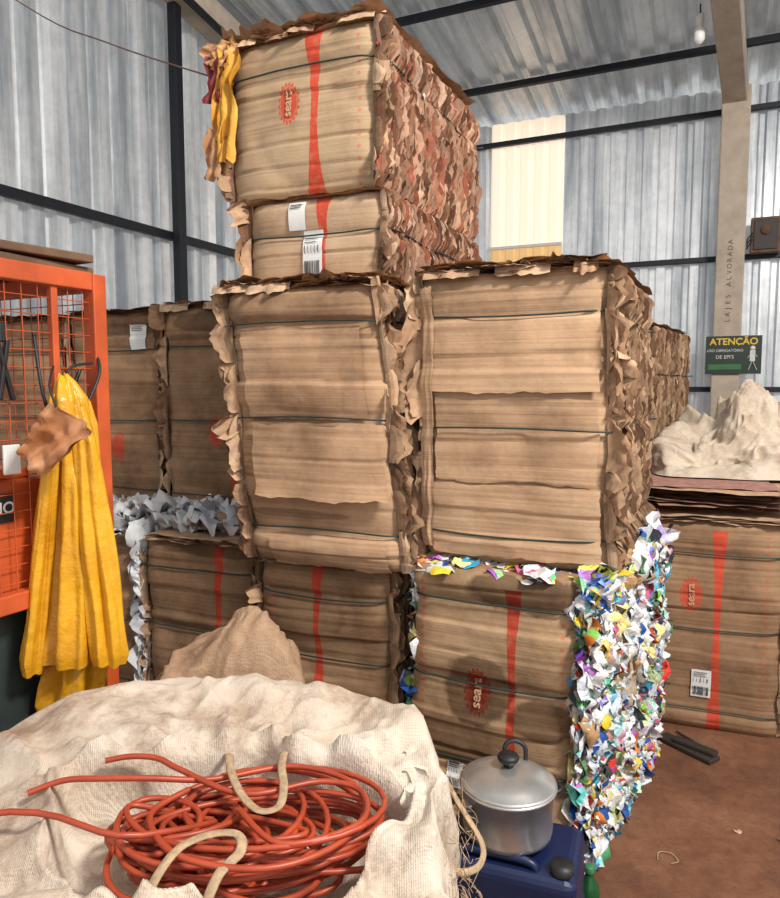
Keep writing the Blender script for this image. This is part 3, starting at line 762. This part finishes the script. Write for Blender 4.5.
b = NB('green_pet'); b.base(C(40, 110, 60)); b.set(.12, 0, .5); b.b.inputs['Transmission Weight'].default_value = .5; M_PET = b.m
M_CAPG = simple('green_cap', C(60, 130, 80), .4)
mb = MB()
mb.lathe([(0, 0), (.028, 0), (.033, .01), (.033, .05), (.030, .06), (.033, .07), (.033, .15), (.028, .18), (.014, .205), (.0125, .215), (.0125, .225), (0, .225)], M_PET, n=32)
mb.lathe([(.0335, .075), (.0337, .08), (.0337, .135), (.0335, .14)], M_LABEL, n=32)
mb.lathe([(0.0145, .218), (.0150, .22), (.0150, .236), (.013, .238), (0, .238)], M_CAPG, n=24)
x_, y_ = R(.61, 2.06); mb.build('soda_bottle', (x_, y_, .0), A)

mb = MB()
M_DW = simple('charred_wood', C(52, 42, 36), .8, var=.4)
mb.box((0, 0, .012), (.28, .08, .02), M_DW, .004); mb.box((.03, .01, .032), (.2, .05, .018), M_DW, .004, Euler((0, 0, .15)))
mb.box((-.05, .1, .01), (.16, .03, .015), M_WOODD, .003, Euler((0, 0, -.2)))
x_, y_ = R(1.39, 3.2); mb.build('wood_offcut', (x_, y_, 0), A-1.0)
mb = MB(); rnd = random.Random(2)
for i in range(12):
    u, v = rnd.uniform(.85, 2.2), rnd.uniform(1.9, 2.6)
    paper_piece(mb, rnd, (u, v, .006), (0, 0, 1), (0, 1, 0), rnd.uniform(.01, .03), [C(150, 110, 80), C(120, 80, 60), C(190, 160, 130)], .15, M_WHITE, tilt=.1)
mb.sweep([(.96, 2.42, .005), (.98, 2.46, .006), (1.02, 2.45, .009), (1.03, 2.41, .006), (1.0, 2.40, .005)], .0016, M_STRAPW)
mb.build('floor_scraps', (0, 0, 0), A)

# ------------------------------------------------------------------ hall shell (hall axes = world axes)
WU, WV = -4.16, 7.73
def metal(name, c1, c2, vdir, tr):
    b = NB(name)
    sc = {'u': (1.6, 1.6, .12), 'roof': (1.6, .15, .15)}[vdir]
    f = b.noise(3.5, 5, .6, b.mapped(sc)); g = b.noise(9, 5, .7)
    base = b.ramp(f, [(.36, c2), (.58, c1)])
    base = b.mix(.35, base, b.ramp(g, [(.35, (.5, .48, .46, 1)), (.6, W1)]), 'MULTIPLY')
    b.base(base); b.set(.34, .55, .5)
    b.translucent(tr, (.9, .9, .9, 1)); return b.m  # translucency added so sky light from outside brightens the metal sheets
M_MET = metal('galvanised_wall', C(244, 245, 245), C(150, 157, 163), 'u', .135)
M_ROOF = metal('galvanised_roof', C(208, 210, 208), C(128, 132, 134), 'roof', .115)
M_STEEL = simple('dark_steel', C(38, 40, 46), .5, .4)
M_CONC = simple('concrete', C(200, 184, 164), .9, var=.3, scale=7, bump=.3)

def trap(t, per, hgt):
    q = (t/per) % 1.0
    if q < .42: return 0
    if q < .54: return hgt*(q-.42)/.12
    if q < .80: return hgt
    if q < .92: return hgt*(1-(q-.80)/.12)
    return 0
def prof(a, b, per):
    xs = []; k = math.floor(a/per)
    while k*per < b:
        for q in (0, .42, .54, .80, .92):
            t = (k+q)*per
            if a < t < b: xs.append(t)
        k += 1
    return [a]+xs+[b]
mb = MB()
vs = prof(-1.5, WV, .2)
mb.grid([[(WU-trap(v, .2, .06), v, z) for v in vs] for z in (0, 6.2)], M_MET, smooth=False)
mb.build('wall_left')
mb = MB()
for (a, b_, z0, z1) in ((WU, -2.36, 0, 4.5), (-1.58, 6, 0, 4.5), (-2.36, -1.58, 0, 2.88)):
    us = prof(a, b_, .155)
    mb.grid([[(u, WV+trap(u, .155, .045), z) for u in us] for z in (z0, z1)], M_MET, smooth=False)
mb.build('wall_back')
def roofz(v): return 4.56+.15*(WV-v)
mb = MB(); us = prof(WU-.1, 6, .25)
mb.grid([[(u, v, roofz(v)-trap(u, .25, -.05)) for u in us] for v in (WV+.25, 1.2)], M_ROOF, smooth=False)
mb.build('ceiling')
mb = MB()
b = NB('translucent_panel'); b.base(C(240, 222, 200)); b.set(.6)
b.b.inputs['Emission Color'].default_value = C(255, 230, 206); b.b.inputs['Emission Strength'].default_value = .62; M_TR = b.m  # emission stands in for daylight coming through the panel
b = NB('translucent_panel_yellow'); b.base(C(226, 190, 135)); b.set(.6)
b.b.inputs['Emission Color'].default_value = C(240, 190, 120); b.b.inputs['Emission Strength'].default_value = .35; M_TR2 = b.m  # weaker glow put into the lower strip, again in place of daylight
mb.grid([[(u, WV+trap(u, .155, .02), z) for u in prof(-2.36, -1.58, .155)] for z in (3.20, 4.5)], M_TR, smooth=False)
mb.grid([[(u, WV+trap(u, .155, .02), z) for u in prof(-2.36, -1.58, .155)] for z in (2.88, 3.18)], M_TR2, smooth=False)
mb.box((-1.97, WV-.01, 3.19), (.78, .02, .03), M_LABEL, .003)
mb.build('window_1')
mb = MB()
for z in (4.27, 2.91, 1.66): mb.box((1.0, WV-.045, z), (10.1, .05, .05), M_STEEL, .004)
mb.box((WU+.045, 3.1, 2.91), (.05, 9.1, .065), M_STEEL, .004)
mb.box((WU+.045, 3.1, 1.3), (.05, 9.1, .065), M_STEEL, .004)
mb.build('trim_1')
mb = MB(); mb.box((WU+.12, 4.67, 2.45), (.08, .08, 4.9), M_STEEL, .006); mb.build('steel_column')
mb = MB()
for k in range(5):
    v = WV-.66-1.22*k
    mb.box((1.0, v, roofz(v)-.05), (10.2, .045, .06), M_STEEL, .004, Euler((-.149, 0, 0)))
mb.build('roof_purlins')
mb = MB()
mb.box((.03, WV-.2, 2.2), (.24, .24, 4.4), M_CONC, .012)
mb.beam((.03, WV-.1, 4.33), (-.33, 2.0, roofz(2.0)-.21), .2, .22, M_CONC, .01)
for i, ch in enumerate('LAJES ALVORADA'):
    def fn(px, py, i=i): return (.03-py, WV-.323, 2.30+.055*i+px)
    mb.text(ch, .06, M_WOODD, fn)
mb.build('concrete_column')
mb = MB(); mb.beam((WU+.16, WV-.1, 4.36), (WU+.16, 1.5, roofz(1.5)-.19), .18, .24, M_CONC, .01)
mb.beam((WU+.27, WV-.1, 4.24), (WU+.27, 1.5, roofz(1.5)-.31), .04, .05, M_STEEL, .004); mb.build('concrete_rafter')
b = NB('red_dirt'); f = b.noise(1.3, 9, .7); g = b.noise(16, 8, .75)
base = b.ramp(f, [(.3, C(88, 56, 40)), (.5, C(122, 80, 56)), (.72, C(156, 112, 84))])
base = b.mix(.6, base, b.ramp(g, [(.35, (.5, .46, .42, 1)), (.6, W1)]), 'MULTIPLY')
b.base(base); b.set(.75, 0, .35); b.bump(g, .5, .02)
mb = MB(); mb.grid([[(-4.5+i*.5, -5+j*.5, 0) for i in range(24)] for j in range(27)], b.m); mb.build('floor')

M_SIGN = simple('sign_dark_green', C(34, 52, 40), .5, var=.1); M_SY = simple('sign_yellow', C(236, 196, 50), .5, var=.05)
mb = MB(); sz = 1.98; sv = WV-.345; su = .09
mb.box((su, sv, sz), (.47, .012, .35), M_SIGN, .002)
def sfn(cx, cz): return lambda px, py: (su+cx+px, sv-.009, sz+cz+py)
mb.text('ATENÇÃO', .085, M_SY, sfn(-.0, .12), True)
mb.text('USO OBRIGATÓRIO', .034, M_LABEL, sfn(-.07, .04)); mb.text("DE EPI'S", .045, M_LABEL, sfn(-.07, -.02))
mb.box((su-.07, sv-.007, sz-.11), (.28, .004, .05), simple('sign_strip', C(60, 120, 70), .5), .001)
for (a, b_, w_) in (((.16, .04), (.16, -.06), .022), ((.16, -.05), (.13, -.14), .012), ((.16, -.05), (.2, -.14), .012), ((.16, .03), (.12, -.03), .009), ((.16, .03), (.2, -.02), .009)):
    mb.beam((su+a[0], sv-.009, sz+a[1]), (su+b_[0], sv-.009, sz+b_[1]), w_*2, .004, M_LABEL, 0)
mb.lathe([(0, 0), (.022, 0), (.022, .004), (0, .004)], M_LABEL, c=(su+.16, sv-.008, sz+.06), n=20, mtx=Matrix.Rotation(pi/2, 4, 'X'))
mb.build('safety_sign')
mb = MB()
M_BOX = simple('rusty_box', C(120, 90, 68), .7, var=.5)
mb.box((.32, WV-.15, 3.08), (.25, .1, .32), M_BOX, .01); mb.box((.32, WV-.205, 3.08), (.2, .02, .27), simple('box_front', C(66, 54, 48), .6), .006)
mb.lathe([(0, 0), (.04, 0), (.045, .01), (.04, .03), (0, .034)], M_WOODD, c=(.32, WV-.21, 3.12), n=24, mtx=Matrix.Rotation(pi/2, 4, 'X'))
for k in range(3): mb.sweep([(.21, WV-.2, 3.1-.03*k), (.17, WV-.24, 3.04-.04*k), (.17, WV-.2, 3.0-.02*k)], .006, M_BLK)
mb.build('electric_meter_box')
b = NB('bulb'); b.base(C(245, 245, 240)); b.set(.25); M_BULB = b.m
mb = MB()
mb.sweep([(0, 0, .3), (0.002, 0, .22), (0, 0, .17)], .006, M_BLK)
mb.lathe([(0, .22), (.03, .22), (.034, .2), (.03, .15), (.022, .14), (0, .14)], M_BULB, n=24)
mb.lathe([(.02, .14), (.034, .12), (.042, .08), (.04, .03), (.02, .005), (0, 0)], M_BULB, n=24)
x_, y_ = R(2.42, 5.85); mb.build('hanging_bulb', (x_, y_, 4.36), 0)
mb = MB()
p0 = R(-1.97, 4.0); p1 = R(-.71, 3.1)
pa = Vector((WU+.02, p0[1]-.9, 4.3)); pb = Vector((p0[0], p0[1], 3.73)); pc = Vector((p1[0], p1[1], 2.97))
mb.sweep([pa, pb, (pb+pc)/2+Vector((0, 0, -.03)), pc], .0035, simple('brown_cord', C(110, 80, 66), .7)); mb.build('hanging_cord')

# ------------------------------------------------------------------ light
w = bpy.data.worlds.new('World'); bpy.context.scene.world = w; w.use_nodes = True
bg = w.node_tree.nodes['Background']; bg.inputs[0].default_value = (.96, .98, 1.0, 1); bg.inputs[1].default_value = 1.0
def area(name, loc, tgt, size, power, col):
    l = bpy.data.lights.new(name, 'AREA'); l.shape = 'RECTANGLE'; l.size, l.size_y = size; l.energy = power; l.color = col
    o = bpy.data.objects.new(name, l); bpy.context.collection.objects.link(o)
    o.location = loc; o.rotation_euler = (Vector(tgt)-Vector(loc)).to_track_quat('-Z', 'Y').to_euler(); return o
lx, ly = R(2.5, -.3); tx, ty = R(.2, 3.2)
area('daylight_key', (lx, ly, 4.9), (tx, ty, 1.2), (.9, .6), 360, (1, .96, .91))  # added key light from upper right for open-side daylight; no door there

cam = bpy.data.cameras.new('camera'); co = bpy.data.objects.new('camera', cam); bpy.context.collection.objects.link(co)
co.location = (0, 0, CAMZ); co.rotation_euler = (radians(90-5.1), 0, A)
cam.sensor_fit = 'VERTICAL'; cam.sensor_height = 24; cam.lens = 24*714/898; cam.clip_start = .05
bpy.context.scene.camera = co
vs_ = bpy.context.scene.view_settings
vs_.view_transform = 'Standard'; vs_.exposure = 0.0
